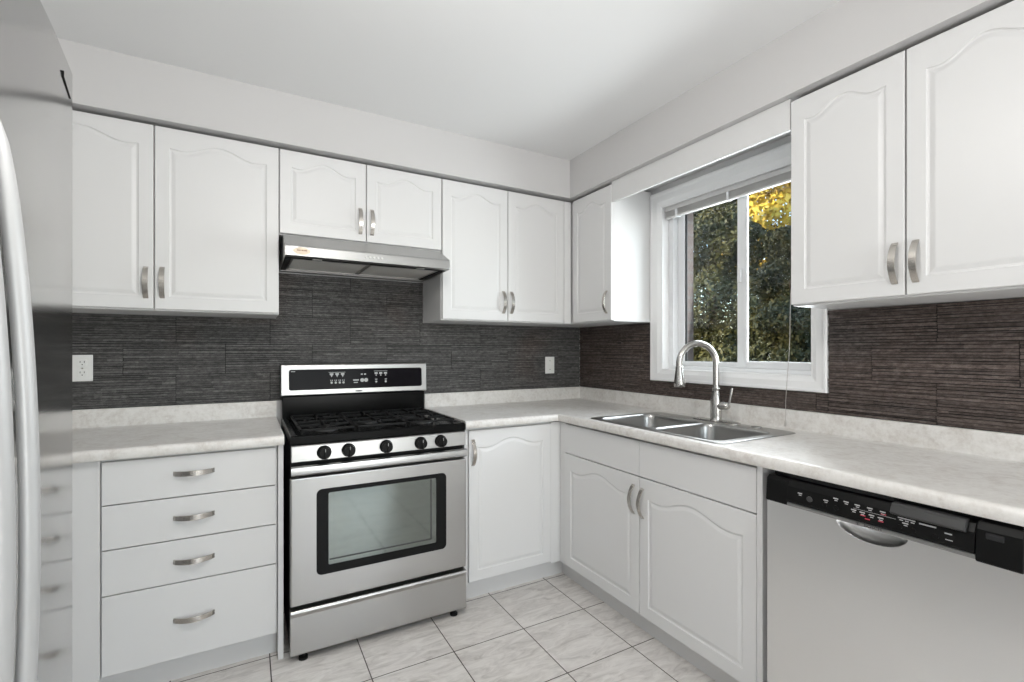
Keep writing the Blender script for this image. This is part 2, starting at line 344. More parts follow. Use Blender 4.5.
# ------------------------------------------------------------------ stone backsplash
def stone(name, rects, axis, joints_a, joints_b, material, label):
    """rects: (a0,a1,z0,z1) along the wall; panels 0.4 long, three courses"""
    mb = MB(); rnd = random.Random(11 if axis == 'x' else 23); backs = set()
    def put(a0, a1, z0, z1, d, back=0.0008):
        if axis == 'x': mb.box(a0, a1, -d, -back, z0, z1)
        else: mb.box(-d, -back, a0, a1, z0, z1)
    for (a0, a1, z0, z1) in rects:
        a0, a1 = min(a0, a1), max(a0, a1)
        backs.add(len(mb.v)//8); put(a0, a1, z0, z1, .0035)
        ci = 0; zb = .998
        while zb < z1:
            zt = zb+.146; off = joints_a if ci % 2 == 0 else joints_b
            n0 = math.floor((a0-off)/.4)
            k = n0
            while off+k*.4 < a1:
                p0, p1 = max(a0, off+k*.4), min(a1, off+(k+1)*.4)
                k += 1
                if p1-p0 < .003: continue
                nr = 13; cuts = [zb+(zt-zb)*i/nr+(rnd.uniform(-.003, .003) if 0 < i < nr else 0) for i in range(nr+1)]
                for i in range(nr):
                    r0, r1 = max(cuts[i], z0), min(cuts[i+1], z1)
                    if r1-r0 < .002: continue
                    x = p0; base = rnd.uniform(.006, .0125)
                    while x < p1-1e-4:
                        L = min(p1-x, rnd.choice((.4, .25, .18, .12, .08, .05))*rnd.uniform(.7, 1.2))
                        if p1-x-L < .03: L = p1-x
                        g_ = .0018 if rnd.random() < .65 else .0036
                        put(x+(.0015 if x < p0+1e-5 else .0004), x+L-(.0015 if x+L > p1-1e-4 else .0004), r0+(g_*.5 if i else .002), r1-g_*.5, max(.0045, base+rnd.uniform(-.003, .003)+.0008-(.004 if rnd.random() < .04 else 0)), .003)
                        x += L
            ci += 1; zb = zt
    o = mb.build(name, material); tag(o, label, 'backsplash')
    tones = [.78, .9, 1.0, 1.08, 1.22]
    for t_ in tones:
        mm = M[material].copy(); mm.name = M[material].name+'_strip'; b = mm.node_tree.nodes['Principled BSDF']
        src = b.inputs['Base Color'].links[0].from_socket
        mul = mm.node_tree.nodes.new('ShaderNodeVectorMath'); mul.operation = 'SCALE'; mul.inputs['Scale'].default_value = t_
        mm.node_tree.links.new(src, mul.inputs[0]); mm.node_tree.links.new(mul.outputs[0], b.inputs['Base Color']); o.data.materials.append(mm)
    o.data.materials.append(M['dark'])
    for p_ in o.data.polygons:
        bi = p_.vertices[0]//8
        p_.material_index = len(tones)+1 if bi in backs else 1+(bi*7919 % 104729) % len(tones)
    return o
stone('stone_backsplash', [(XL+.001, -.013, .9985, 1.424), (-1.975, -1.183, 1.4245, 1.664)], 'x', -2.403, -2.601, 'stone',
      'dark grey stacked slate backsplash on the wall behind the range')
stone('stone_backsplash', [(-.001, -.695, .9985, 1.424), (-.696, -1.682, .9985, 1.082), (-1.683, -2.95, .9985, 1.424)], 'y', -2.036, -1.839, 'stone_warm',
      'brownish dark stacked slate backsplash below and beside the window')

# ------------------------------------------------------------------ cabinets
def arch_outline(w_, h, d, s=.049, b=.053, sh=.085, rise=.035, arch=True):
    x0, x1 = s+d, w_-s-d; z0 = b+d; pts = [(x0, z0), (x1, z0)]; n = 30
    sc_ = min(1, h/.6)
    for i in range(n+1):
        x = x1+(x0-x1)*i/n; t_ = (2*(x-w_/2)/(w_-2*s)); a = abs(t_)
        if arch:
            if a < .76: q = .5*(1+math.cos(PI*a/.76))*1.12-.12
            else: q = -.12*(.5*(1+math.cos(PI*(a-.76)/.24)))
        else: q = 0
        pts.append((x, h-sh*(.75+.25*sc_)+rise*q-d))
    return pts
def door_mesh(w_, h, arch=True, flat=False):
    """front at y=-.02 (local), back at y=0, x 0..w, z 0..h"""
    mb = MB(); T = .020
    if flat:
        return mb.box(0, w_, -T, 0, 0, h)
    n = 30
    def rect(i, y):
        pts = [(i, i), (w_-i, i)]+[(w_-i+(2*i-w_)*k/n, h-i) for k in range(n+1)]
        return [(p[0], y, p[1]) for p in pts]
    L = [rect(0, 0), rect(0, -T+.003), rect(.0012, -T+.0008), rect(.003, -T)]
    for d_, y in ((0, -T), (.0025, -T+.0035), (.008, -T+.0045), (.020, -T+.0012), (.024, -T+.0006)):
        L.append([(p[0], y, p[1]) for p in arch_outline(w_, h, d_, arch=arch)])
    return mb.loops(L, True, True)
def pull_mesh(vert=True, L=.128, out=.027):
    mb = MB(); n = 18; vs = []; k = 0
    for i in range(n+1):
        t_ = -1+2*i/n; a = t_*L/2; o = out*math.cos(t_*PI/2)**.75 if abs(t_) < 1 else 0
        w_ = .0088+.0012*(1-abs(t_)); th = .0022
        dt = .02; o2 = out*max(0, math.cos(min(1, t_+dt)*PI/2))**.75; o1 = out*max(0, math.cos(max(-1, t_-dt)*PI/2))**.75
        tx, to = (min(1, t_+dt)-max(-1, t_-dt))*L/2, o2-o1; ln = math.hypot(tx, to) or 1; nx, no = -to/ln, tx/ln
        for sw, st in ((-1, -1), (1, -1), (1, 1), (-1, 1)):
            u_ = a+nx*th*st; v_ = o+no*th*st; q = w_*sw
            vs.append((q, -v_-.0005, u_) if vert else (u_, -v_-.0005, q))
    fs = [(0, 1, 2, 3), (n*4, n*4+3, n*4+2, n*4+1)]+[(i*4+k, i*4+(k+1) % 4, (i+1)*4+(k+1) % 4, (i+1)*4+k) for i in range(n) for k in range(4)]
    mb.add(vs, fs)
    for s_ in (-1, 1):
        a = s_*(L/2-.004)
        if vert: mb.cyl((0, -.004, a), .0055, .004, 'y', 14)
        else: mb.cyl((a, -.004, 0), .0055, .004, 'y', 14)
    return mb
pull_v = pull_h = None
def part_at(mb, name, material, parent, loc, **k):
    o = mb.build(name, material, parent, world=False, **k); o.location = loc; return o
PULLS = {}
def add_pull(parent, loc, vert=True, name='handle'):
    if vert not in PULLS:
        o = pull_mesh(vert).build(name, 'nickel', parent, world=False, bevel=.0008); PULLS[vert] = o
    else:
        o = bpy.data.objects.new(name, PULLS[vert].data); C.objects.link(o); o.parent = parent
        b = o.modifiers.new('edge', 'BEVEL'); b.width = .0008; b.segments = 2; b.limit_method = 'ANGLE'
    o.location = loc; return o
def add_door(root, x0, x1, y, z0, z1, pull=None, flat=False, vert=True, name='door', arch=True):
    """front plane at local y (negative), pull = (x, z) in cabinet space"""
    o = part_at(door_mesh(x1-x0, z1-z0, arch, flat), name, 'cab', root, (x0, y+.020, z0), bevel=(.0015 if flat else 0))
    if pull: add_pull(o, (pull[0]-x0, -.020, pull[1]-z0), vert)
    return o
DEPU, DEPB = .315, .610
def upper(label, loc, rz, w_, z0, doors, z1=2.196, zt=2.2125, cx0=0, cx1=None, extra=None):
    t = thing('upper_cabinet', label, 'cabinet', loc, rz, local=True)
    cx1 = w_ if cx1 is None else cx1
    b = MB().box(cx0, cx1, -DEPU+.0205, -.001, z0-.006, zt-.001 if zt < 2.2 else 2.1985)
    for e in (extra or []): b.box(*e)
    part_at(b, 'cabinet_box', 'cabside', t, (0, 0, 0), bevel=.0015)
    for dr in doors: add_door(t, dr[0], dr[1], -DEPU, z0, z1, dr[2])
    return t
# back wall: local x = world x - X0
upper('wide white wall cabinet with two arched doors above the electrical outlet beside the refrigerator', (-2.907, 0, 0), 0, .930, 1.432,
      [(.002, .461, (2.907-2.471, 1.540)), (.465, .928, (2.907-2.416, 1.543))])
upper('short white two-door wall cabinet directly above the range hood', (-1.9765, 0, 0), 0, .797, 1.806,
      [(.002, .3925, (1.9765-1.612, 1.906)), (.3965, .795, (1.9765-1.554, 1.906))])
upper('tall white two-door wall cabinet between the range hood and the room corner', (-1.179, 0, 0), 0, .84, 1.432,
      [(.004, .408, (1.179-.800, 1.540)), (.412, .810, (1.179-.747, 1.540))], cx1=.882,
      extra=[(.813, .8635, -.315, -.296, 1.430, 2.196)])
# right wall: local x = -(world y) + Y0
RR = -PI/2
upper('single-door white wall cabinet in the corner left of the window', (0, -.001, 0), RR, .694, 1.432,
      [(.333, .694, (.657, 1.535))])
upper('white two-door wall cabinet right of the window above the dishwasher', (0, -1.706, 0), RR, .722, 1.432,
      [(.002, .357, (.332, 1.534)), (.361, .720, (.386, 1.533))])

def base(label, loc, rz, name='base_cabinet'): return thing(name, label, 'cabinet', loc, rz, local=True)
# drawer cabinet left of the range (local x = world x + 3.0)
t = base('white base cabinet with four stacked drawers left of the range', (-3.0, 0, 0), 0)
part_at(MB().box(-.26, 1.003, -.588, -.001, .10, .874), 'cabinet_box', 'cabside', t, (0, 0, 0), bevel=.0015)
part_at(MB().box(-.26, .444, -.604, -.589, .10, .874), 'filler_panel', 'cab', t, (0, 0, 0), bevel=.004)
part_at(MB().box(-.26, 1.003, -.546, -.530, 0, .0995), 'toe_kick', 'kick', t, (0, 0, 0))
part_at(MB().box(1.004, 1.024, -.610, -.001, 0, .874), 'end_panel', 'cabside', t, (0, 0, 0), bevel=.001)
for z0, z1, hz in ((.7145, .8655, .801), (.556, .7105, .636), (.3955, .552, .473), (.112, .3915, .256)):
    add_door(t, .449, .996, -DEPB, z0, z1, (3-2.280, hz), flat=True, vert=False, name='drawer')
# corner base cabinet right of the range
t = base('white base cabinet with a single arched door between the range and the corner', (-1.177, 0, 0), 0)
part_at(MB().box(0, .586, -.588, -.001, .10, .874).box(.514, .586, -.606, -.589, .10, .868), 'cabinet_box', 'cabside', t, (0, 0, 0), bevel=.0015)
part_at(MB().box(0, .631, -.546, -.530, 0, .0995), 'toe_kick', 'kick', t, (0, 0, 0))
part_at(MB().box(.002, .020, -.610, -.589, .10, .874), 'side_panel', 'cabside', t, (0, 0, 0))
add_door(t, .027, .512, -DEPB, .110, .862, (1.177-1.128, .752))
# sink base cabinet on the right run (local x = -world y)
t = base('wide white sink cabinet with two arched doors under the double sink', (0, 0, 0), RR)
part_at(MB().box(.590, 1.765, -.588, -.574, .10, .874).box(.590, .606, -.573, -.001, .10, .874).box(1.749, 1.765, -.573, -.001, .10, .874).box(.607, 1.748, -.573, -.001, .10, .116).box(.612, .663, -.604, -.589, .10, .868),
        'cabinet_box', 'cabside', t, (0, 0, 0), bevel=.001)
part_at(MB().box(.547, 1.765, -.546, -.530, 0, .0995), 'toe_kick', 'kick', t, (0, 0, 0))
part_at(MB().box(1.769, 1.789, -.612, -.001, 0, .874), 'end_panel', 'cabside', t, (0, 0, 0), bevel=.001)
add_door(t, .666, 1.2195, -DEPB, .711, .864, None, flat=True, name='false_front')
add_door(t, 1.2215, 1.766, -DEPB, .711, .864, None, flat=True, name='false_front')
add_door(t, .666, 1.2185, -DEPB, .106, .706, (1.185, .602))
add_door(t, 1.2225, 1.766, -DEPB, .106, .706, (1.240, .597))
# end cabinet beyond the dishwasher
t = base('white base cabinet at the end of the counter past the dishwasher', (0, -2.412, 0), RR)
part_at(MB().box(0, .50, -.588, -.001, .10, .874), 'cabinet_box', 'cabside', t, (0, 0, 0), bevel=.0015)
part_at(MB().box(0, .50, -.546, -.530, 0, .0995), 'toe_kick', 'kick', t, (0, 0, 0))
add_door(t, .004, .496, -DEPB, .11, .862, (.05, .752))

# ------------------------------------------------------------------ counters
def cprof():
    P = [(.001, .876), (.001, .993), (.004, .998), (.017, .998), (.0195, .994), (.0195, .925), (.022, .918), (.030, .9145), (.085, .914), (.572, .914), (.612, .9145)]
    for a in (90, 60, 30, 0): P.append((.620+.016*math.cos(math.radians(a)), .8985+.016*math.sin(math.radians(a))))
    P += [(.636, .884), (.632, .877), (.626, .876)]
    return P
CP = cprof()
def counter(stations, hole=None, closed_ends=True):
    """stations: list of functions d->(x,y); hole: index of the segment whose top between d=.085 and .572 is open"""
    mb = MB(); n = len(CP); vs = []
    for st in stations: vs += [(*st(d_), z) for d_, z in CP]
    fs = []
    for i in range(len(stations)-1):
        for k in range(n):
            k2 = (k+1) % n
            if hole is not None and i == hole and (k == 8 or k2 == 0): continue
            fs.append((i*n+k, i*n+k2, (i+1)*n+k2, (i+1)*n+k))
    fs.append(tuple(range(n))); fs.append(tuple(range((len(stations)-1)*n, len(stations)*n))[::-1])
    return mb.add(vs, fs)
o = counter([lambda d_: (XL+.002, -d_), lambda d_: (-1.9745, -d_)]).build('countertop', 'counter', None, smooth=True)
tag(o, 'short pale mottled laminate countertop left of the range over the drawers', 'countertop')
SY0, SY1 = -.868, -1.590
o = counter([lambda d_: (-1.1765, -d_), lambda d_: (-d_, -d_), lambda d_: (-d_, SY0), lambda d_: (-d_, SY1), lambda d_: (-d_, -2.93)], hole=2).build('countertop', 'counter', None, smooth=True)
tag(o, 'long L-shaped pale mottled laminate countertop carrying the sink', 'countertop')

# ------------------------------------------------------------------ sink
def rr(cx, cy, hx, hy, r, z, n=6):
    out = []
    for qx, qy, a0 in ((1, 1, 0), (-1, 1, 90), (-1, -1, 180), (1, -1, 270)):
        for i in range(n+1):
            a = math.radians(a0+90*i/n); out.append((cx+qx*(hx-r)+r*math.cos(a), cy+qy*(hy-r)+r*math.sin(a), z))
    return out
t = thing('kitchen_sink', 'double bowl stainless steel sink set in the countertop below the window', 'sink', (-.345, -1.228, .914))
scx, scy, shx, shy = -.345, -1.228, .247, .388
bowls = [(-.385, -1.052, .185, .176), (-.385, -1.412, .185, .168)]
bm = bmesh.new()
ed = []
def lp(pts):
    vs = [bm.verts.new(p) for p in pts]
    for i in range(len(vs)): ed.append(bm.edges.new((vs[i], vs[(i+1) % len(vs)])))
ZT = .9185
lp(rr(scx, scy, shx-.006, shy-.006, .03, ZT))
for b in bowls: lp(rr(*b, .055, ZT))
bmesh.ops.triangle_fill(bm, use_beauty=True, edges=ed)
bm.verts.index_update()
rim = MB(); rim.add([v.co for v in bm.verts], [tuple(v.index for v in f_.verts) for f_ in bm.faces]); bm.free()
rim.loops([rr(scx, scy, shx-.006, shy-.006, .03, ZT), rr(scx, scy, shx-.001, shy-.001, .034, ZT-.0015), rr(scx, scy, shx, shy, .035, .9146)], False, False)
ro = rim.build('sink_rim', 'sink', t)
for b in bowls:
    cx, cy, hx, hy = b; L = [rr(cx, cy, hx, hy, .055, ZT)]
    for d_, z in ((.003, ZT-.0015), (.006, ZT-.006), (.009, ZT-.02), (.015, ZT-.13), (.022, ZT-.155), (.036, ZT-.169), (.06, ZT-.174), (.10, ZT-.176)):
        L.append(rr(cx, cy, hx-d_, hy-d_, max(.012, .055-d_*.35), z))
    bo = MB().loops(L, False, True).build('bowl', 'sink', t, smooth=True)
    MB().lathe((cx, cy, ZT-.1765), [(.045, .001), (.043, .004), (.034, .003), (.030, .0005)], 24).build('drain', 'chrome', bo, smooth=True)
# faucet
FX, FY = -.135, -1.243
t = thing('kitchen_faucet', 'brushed nickel pull-down gooseneck faucet behind the sink bowls', 'faucet', (FX, FY, ZT))
MB().loops([rr(FX, FY, .032, .125, .031, ZT+.0002), rr(FX, FY, .031, .124, .030, ZT+.004), rr(FX, FY, .028, .121, .027, ZT+.0055)], True, True).build('deck_plate', 'chrome', t, smooth=True)
MB().lathe((FX, FY, ZT+.005), [(.029, 0), (.0265, .006), (.0265, .02), (.0262, .06), (.0255, .10), (.0205, .128), (.018, .14), (.018, .146), (.019, .148), (.019, .154), (.0155, .156), (.0145, .165)], 28).build('faucet_body', 'chrome', t, smooth=True)
dirx, diry = -.955, .297
P = []; zb = ZT+.165; R_ = .098; zc_ = 1.195
for i in range(5): P.append((FX, FY, zb+(zc_-zb)*i/4))
for i in range(1, 17):
    a = PI*i/16*1.04; h = R_-R_*math.cos(a); P.append((FX+dirx*h, FY+diry*h, zc_+R_*math.sin(a)))
e = P[-1]; tdir = (Vector(P[-1])-Vector(P[-2])).normalized()
MB().tube(P, [.0142]*len(P), 18).build('spout', 'chrome', t, smooth=True)
h0 = Vector(e); Q = [h0+tdir*s_ for s_ in (-.002, .0, .012, .04, .075, .092, .096)]
sh_ = MB().tube(Q, [.0142, .0165, .017, .021, .0258, .026, .023], 22).build('spray_head', 'chrome', t, smooth=True)
pb = Q[3]+Vector((dirx, diry, 0))*.018; MB().tube([pb, pb+tdir*.022], [.006, .006], 10, .6).build('spray_button', 'blackm', sh_, smooth=True)
hz = ZT+.075
MB().tube([(FX, FY-.015, hz), (FX+.004, FY-.040, hz+.004), (FX+.006, FY-.058, hz+.002), (FX+.006, FY-.066, hz)], [.018, .0185, .0165, .010], 20).build('handle_hub', 'chrome', t, smooth=True)
MB().tube([(FX+.006, FY-.062, hz-.004), (FX+.008, FY-.068, hz+.03), (FX+.010, FY-.078, hz+.082), (FX+.010, FY-.080, hz+.088)], [.0065, .0055, .0072, .005], 14).build('lever', 'chrome', t, smooth=True)
t2 = thing('sink_hole_cover', 'small round steel cap on the sink rim right of the faucet', 'cap', (-.135, -1.452, ZT))
MB().lathe((-.135, -1.452, ZT+.0003), [(.022, 0), (.021, .004), (.012, .006)], 24).build('cap_disc', 'sink', t2, smooth=True)

# ------------------------------------------------------------------ range
SXA, SXB = -1.9555, -1.192
t = thing('gas_range', 'freestanding stainless steel gas range with five black knobs', 'stove', (-1.574, -.33, 0))
MB().box(SXA+.003, SXB-.003, -.6405, -.030, .030, .8785).build('range_body', 'blackm', t, .002)
for x in (-1.905, -1.245):
    for y in (-.648, -.10): MB().lathe((x, y, 0), [(.018, 0), (.018, .010), (.011, .013), (.011, .0305)], 16).build('foot', 'blackm', t, smooth=True)
# cooktop: raised-edge black tray
def rect_loop(x0, x1, y0, y1, z): return [(x0, y0, z), (x1, y0, z), (x1, y1, z), (x0, y1, z)]
L = [rect_loop(SXA, SXB, -.668, -.072, .879), rect_loop(SXA, SXB, -.668, -.072, .908), rect_loop(SXA+.005, SXB-.005, -.662, -.076, .914),
     rect_loop(SXA+.025, SXB-.025, -.640, -.10, .913), rect_loop(SXA+.035, SXB-.035, -.630, -.11, .905)]
ct = MB().loops(L, True, True).build('cooktop', 'blackg', t, .002)
burn = [(-1.80, -.50, .045), (-1.80, -.22, .036), (-1.574, -.36, .052), (-1.347, -.50, .040), (-1.347, -.22, .045)]
for x, y, r in burn:
    bo = MB().lathe((x, y, .9052), [(r+.008, 0), (r+.006, .006), (r, .010)], 28).build('burner', 'greyp', t, smooth=True)
    MB().lathe((x, y, .9156), [(r-.003, 0), (r-.002, .005), (r-.010, .008)], 28).build('burner_cap', 'iron', bo, smooth=True)
def grate(x0, x1):
    g = MB(); b = .005; zt, zb2 = .931, .922; y0, y1 = -.622, -.128; xm = (x0+x1)/2
    for x in (x0+b, x1-b): g.box(x-b, x+b, y0, y1, zb2, zt)
    for y in (y0+b, y1-b, (y0+y1)/2): g.box(x0, x1, y-b, y+b, zb2, zt)
    for yc in (y0+.125, y1-.125):
        g.box(x0, xm-.022, yc-.004, yc+.004, zb2, zt+.002); g.box(xm+.022, x1, yc-.004, yc+.004, zb2, zt+.002)
        g.box(xm-.004, xm+.004, yc-.115, yc-.022, zb2, zt+.002); g.box(xm-.004, xm+.004, yc+.022, yc+.115, zb2, zt+.002)
        g.box(x0+.045, x0+.053, yc-.10, yc-.05, zb2, zt); g.box(x1-.053, x1-.045, yc+.05, yc+.10, zb2, zt)
    for x in (x0+.008, x1-.008):
        for y in (y0+.008, y1-.008, (y0+y1)/2): g.cyl((x, y, .9055), .006, .018, 'z', 10)
    return g
for x0, x1 in ((-1.917, -1.690), (-1.687, -1.461), (-1.458, -1.231)):
    grate(x0, x1).build('burner_grate', 'iron', t, .0015)
# control panel and knobs
MB().prism([(-.640, .806), (-.672, .808), (-.669, .870), (-.660, .8782), (-.640, .8782)], 'x', SXA+.004, SXB-.002).build('control_panel', 'steelb', t, .002)
for i, x in enumerate((-1.828, -1.731, -1.573, -1.417, -1.321)):
    k = MB(); k.cyl((x, -.6725, .839), .0285, -.007, 'y', 30, .0275); k.cyl((x, -.6795, .839), .0245, -.024, 'y', 30, .0225)
    kn = k.build('knob', 'blackp', t, .0015)
    MB().box(x-.0045, x+.0045, -.711, -.7036, .8175, .8605).build('knob_grip', 'blackp', kn, .002)
    MB().box(x-.001, x+.001, -.7115, -.7111, .846, .859).build('pointer_mark', 'icon', kn)
# oven door
od = MB().box(SXA, SXB, -.676, -.642, .229, .7445).build('oven_door', 'steel', t, .006, seg=3)
def rrv(x0, x1, z0, z1, r, y, n=6):
    return [(p[0], y, p[1]) for p in rr((x0+x1)/2, (z0+z1)/2, (x1-x0)/2, (z1-z0)/2, r, 0, n)]
wx0, wx1, wz0, wz1 = -1.858, -1.294, .337, .690
ix0, ix1, iz0, iz1 = -1.812, -1.344, .374, .672
MB().loops([rrv(wx0, wx1, wz0, wz1, .022, -.6765), rrv(wx0+.001, wx1-.001, wz0+.001, wz1-.001, .021, -.679), rrv(ix0, ix1, iz0, iz1, .006, -.679), rrv(ix0, ix1, iz0, iz1, .006, -.6768)], False, False).build('window_frame', 'blackp', od)
wg = MB().box(ix0-.002, ix1+.002, -.6775, -.6766, iz0-.002, iz1+.002).build('oven_window', 'ovenglass', od)
f = MB(); f.box(ix1-.028, ix1-.022, -.6782, -.6776, iz0+.02, iz1-.004).box(ix0+.004, ix1-.022, -.6782, -.6776, iz0+.018, iz0+.024); f.build('inner_frame', 'greyp', wg)
dh = MB()
hp = []
for i in range(25):
    x = SXA+.002+(SXB-.006-SXA-.002)*i/24; q = (i-12)/12; hp.append((x, -.694-.004*(1-q*q)))
dh.loops([[(x, y, .758), (x, y-.006, .764), (x, y-.007, .776), (x, y-.004, .791), (x, y+.006, .796), (x, y+.012, .790), (x, y+.012, .762), (x, y+.006, .757)] for x, y in hp], True, True)
ho = dh.build('handle', 'steelb', od, smooth=True)
for x in (SXA+.03, SXB-.036): MB().box(x-.012, x+.012, -.690, -.676, .762, .788).build('bracket', 'blackm', ho, .003)
# storage drawer
sd = MB().prism([(-.642, .031), (-.672, .031), (-.676, .036), (-.674, .186), (-.682, .205), (-.678, .213), (-.642, .213)], 'x', SXA, SXB).build('storage_drawer', 'steel', t, .002)
# backguard
MB().box(SXA+.006, SXB-.004, -.068, -.030, .880, 1.021).build('rear_riser', 'blackg', t, .003)
BX0, BX1 = -1.957, -1.187
bg = MB().prism([(-.024, 1.022), (-.078, 1.022), (-.084, 1.028), (-.074, 1.182), (-.066, 1.191), (-.024, 1.191)], 'x', BX0, BX1).build('backguard', 'steelb', t, .003)
def tilt(pts):  # map plane y=0 (local, z) to the sloped face
    return [(p[0], -.084+(p[2]-1.028)*(.010/.154)+p[1], p[2]) for p in pts]
dx0, dx1, dz0, dz1 = -1.920, -1.216, 1.053, 1.160
MB().loops([tilt(rrv(dx0, dx1, dz0, dz1, .012, .001)), tilt(rrv(dx0, dx1, dz0, dz1, .012, -.0015)), tilt(rrv(dx0+.0015, dx1-.0015, dz0+.0015, dz1-.0015, .011, -.0025))], True, True).build('display_panel', 'display', bg)
def fx(px): return -1.919+(px-289)/(421-289)*.702
ic = MB()
def dash(x, z, w_, h): ic.add(tilt([(x-w_/2, -.0029, z-h/2), (x+w_/2, -.0029, z-h/2), (x+w_/2, -.0029, z+h/2), (x-w_/2, -.0029, z+h/2)]), [(0, 1, 2, 3)])
def blob(x, z, r): 
    a = [(x+r*math.cos(2*PI*i/8), -.0029, z+r*math.sin(2*PI*i/8)) for i in range(8)]; ic.add(tilt(a), [tuple(range(8))])
def chev(x, z, r): ic.add(tilt([(x-r, -.0029, z+r), (x+r, -.0029, z+r), (x, -.0029, z-r)]), [(0, 1, 2)])
XS = lambda k: -1.938+(325+k/12.8-289)/132*.702
Z1, Z2 = 1.130, 1.092
for k in (80, 148, 216): dash(XS(k), Z1+.012, .028, .0022); dash(XS(k), Z1+.003, .018, .009); chev(XS(k), Z1-.008, .006)
for k in (80, 130, 180, 226): dash(XS(k)-.004, Z2+.007, .003, .008); dash(XS(k)+.004, Z2+.007, .003, .008); blob(XS(k), Z2-.005, .0062)
for k in (645, 706, 770): dash(XS(k), Z1+.003, .017, .010); blob(XS(k), Z1-.008, .004)
dash(XS(706), Z1+.015, .075, .002)
for k in (645, 772): dash(XS(k), Z2+.007, .012, .005); blob(XS(k), Z2-.006, .006)
for k in (458, 500): dash(XS(k), Z1-.001, .010, .007)
for k in (365, 400): dash(XS(k), Z2+.006, .016, .007)
dash(XS(380), Z2-.007, .022, .005)
for k in (462, 512): blob(XS(k), Z2+.005, .011)
dash(-1.900, 1.150, .02, .003)
ic.build('panel_print', 'icon', bg)
el = MB(); el.loops([tilt([(-1.573+.020*math.cos(2*PI*i/20), -.0012, 1.0385+.0045*math.sin(2*PI*i/20)) for i in range(20)])], False, True); el.build('logo_badge', 'greyp', bg)

# ------------------------------------------------------------------ range hood
HX0, HX1 = -1.962, -1.199
t = thing('range_hood', 'slim stainless steel range hood under the short cabinet above the range', 'range hood', (-1.58, -.24, 1.675))
poly = [(-.014, 1.668), (-.014, 1.798), (-.305, 1.798), (-.330, 1.793), (-.468, 1.727), (-.478, 1.722), (-.480, 1.715), (-.480, 1.676), (-.476, 1.674), (-.440, 1.674), (-.430, 1.688), (-.060, 1.688), (-.050, 1.668)]
MB().prism(poly, 'x', HX0+.002, HX1-.002).build('hood_body', 'steelb', t, .0015)
for xa, xb in ((HX0, HX0+.0018), (HX1-.0018, HX1)):
    MB().prism([(-.014, 1.664), (-.014, 1.798), (-.305, 1.798), (-.330, 1.793), (-.468, 1.727), (-.478, 1.722), (-.480, 1.715), (-.480, 1.674)], 'x', xa, xb).build('side_skin', 'steel', t)
MB().box(HX0+.004, HX1-.004, -.438, -.395, 1.6760, 1.6878).build('lamp_housing', 'blackm', t, .001)
for xa, xb in ((HX0+.006, HX0+.028), (HX1-.028, HX1-.006)): MB().box(xa, xb, -.394, -.062, 1.672, 1.6878).build('side_rail', 'blackm', t, .001)
for x0, x1 in ((-1.930, -1.584), (-1.578, -1.229)):
    ff = MB().box(x0, x1, -.388, -.064, 1.6785, 1.6876).build('grease_filter', 'mesh', t, .001)
    r_ = MB(); r_.box(x0, x1, -.388, -.380, 1.676, 1.6784).box(x0, x1, -.072, -.064, 1.676, 1.6784).box(x0, x0+.008, -.3795, -.0725, 1.676, 1.6784).box(x1-.008, x1, -.3795, -.0725, 1.676, 1.6784)
    r_.build('filter_frame', 'steel', ff)
for x in (-1.825, -1.335): MB().cyl((x, -.416, 1.6735), .022, .0024, 'z', 24).build('lamp_lens', 'lens', t, smooth=True)
for i in range(5): MB().cyl((-1.618+i*.0185, -.4802, 1.698), .0055, -.004, 'y', 14).build('button', 'lens', t, .0008)
st = MB(); st.loops([[(-1.895+.036*math.cos(2*PI*i/28), -.4806, 1.698+.0165*math.sin(2*PI*i/28)) for i in range(28)]], False, True); so_ = st.build('oval_sticker', 'sticker', t)
sb = MB()
for k_, (a, b) in enumerate(((-1.915, -1.900), (-1.897, -1.888), (-1.886, -1.874))): sb.box(a, b, -.4809, -.4808, 1.698, 1.703)
sb.build('sticker_print', 'stickprint', so_)

# ------------------------------------------------------------------ dishwasher (local x = -world y, front -y)
t = thing('dishwasher', 'built-in stainless dishwasher with black control strip under the right counter', 'dishwasher', (0, 0, 0), RR, local=True)
D0, D1, DF = 1.816, 2.402, -.628
part_at(MB().box(D0+.002, D1-.002, -.590, -.03, .10, .868).box(D0+.002, D1-.002, -.545, -.53, 0.005, .10), 'tub_housing', 'dark', t, (0, 0, 0))
# door skin as a height field with the scooped grip under the lip
mb = MB(); NX, NZ = 240, 60; zs = [.105, .25, .45, .62]+[.66+(.781-.66)*i/NZ for i in range(NZ+1)]; xs = [D0+(D1-D0)*i/NX for i in range(NX+1)]
cg, aw, ah = 2.108, .084, .042
def dep(x, z):
    if z > .7795: z = .7795
    q = ((x-cg)/aw)**2+((.779-z)/ah)**2
    if q >= 1: return 0
    return .030*(1-q)**.55
for z in zs:
    for x in xs: mb.v.append((x, DF+dep(x, z)+.004*(1-min(1, (z-.105)/.5))*0, z))
W_ = len(xs)
for i in range(len(zs)-1):
    for k in range(W_-1): mb.f.append((i*W_+k, i*W_+k+1, (i+1)*W_+k+1, (i+1)*W_+k))
nb = len(mb.v)
mb.box(D0, D0+.0012, DF+.0005, -.592, .105, .781).box(D1-.0012, D1, DF+.0005, -.592, .105, .781).box(D0, D1, DF+.0005, -.592, .1040, .105)
dd = part_at(mb, 'door_panel', 'steelv', t, (0, 0, 0), smooth=True)
part_at(MB().prism([(-.626, .7775), (-.636, .7775), (-.6372, .7805), (-.6372, .7870), (-.634, .7888), (-.626, .7888)], 'x', 1.886, 2.323), 'lip_strip', 'steelb', t, (0, 0, 0), bevel=.0005)
vs, fs = text('BOSCH', .0105, .0002)
vs = [(2.118+p_[0]*1.2, -.6376+p_[2]*.2, .7836+p_[1]*1.0) for p_ in vs]
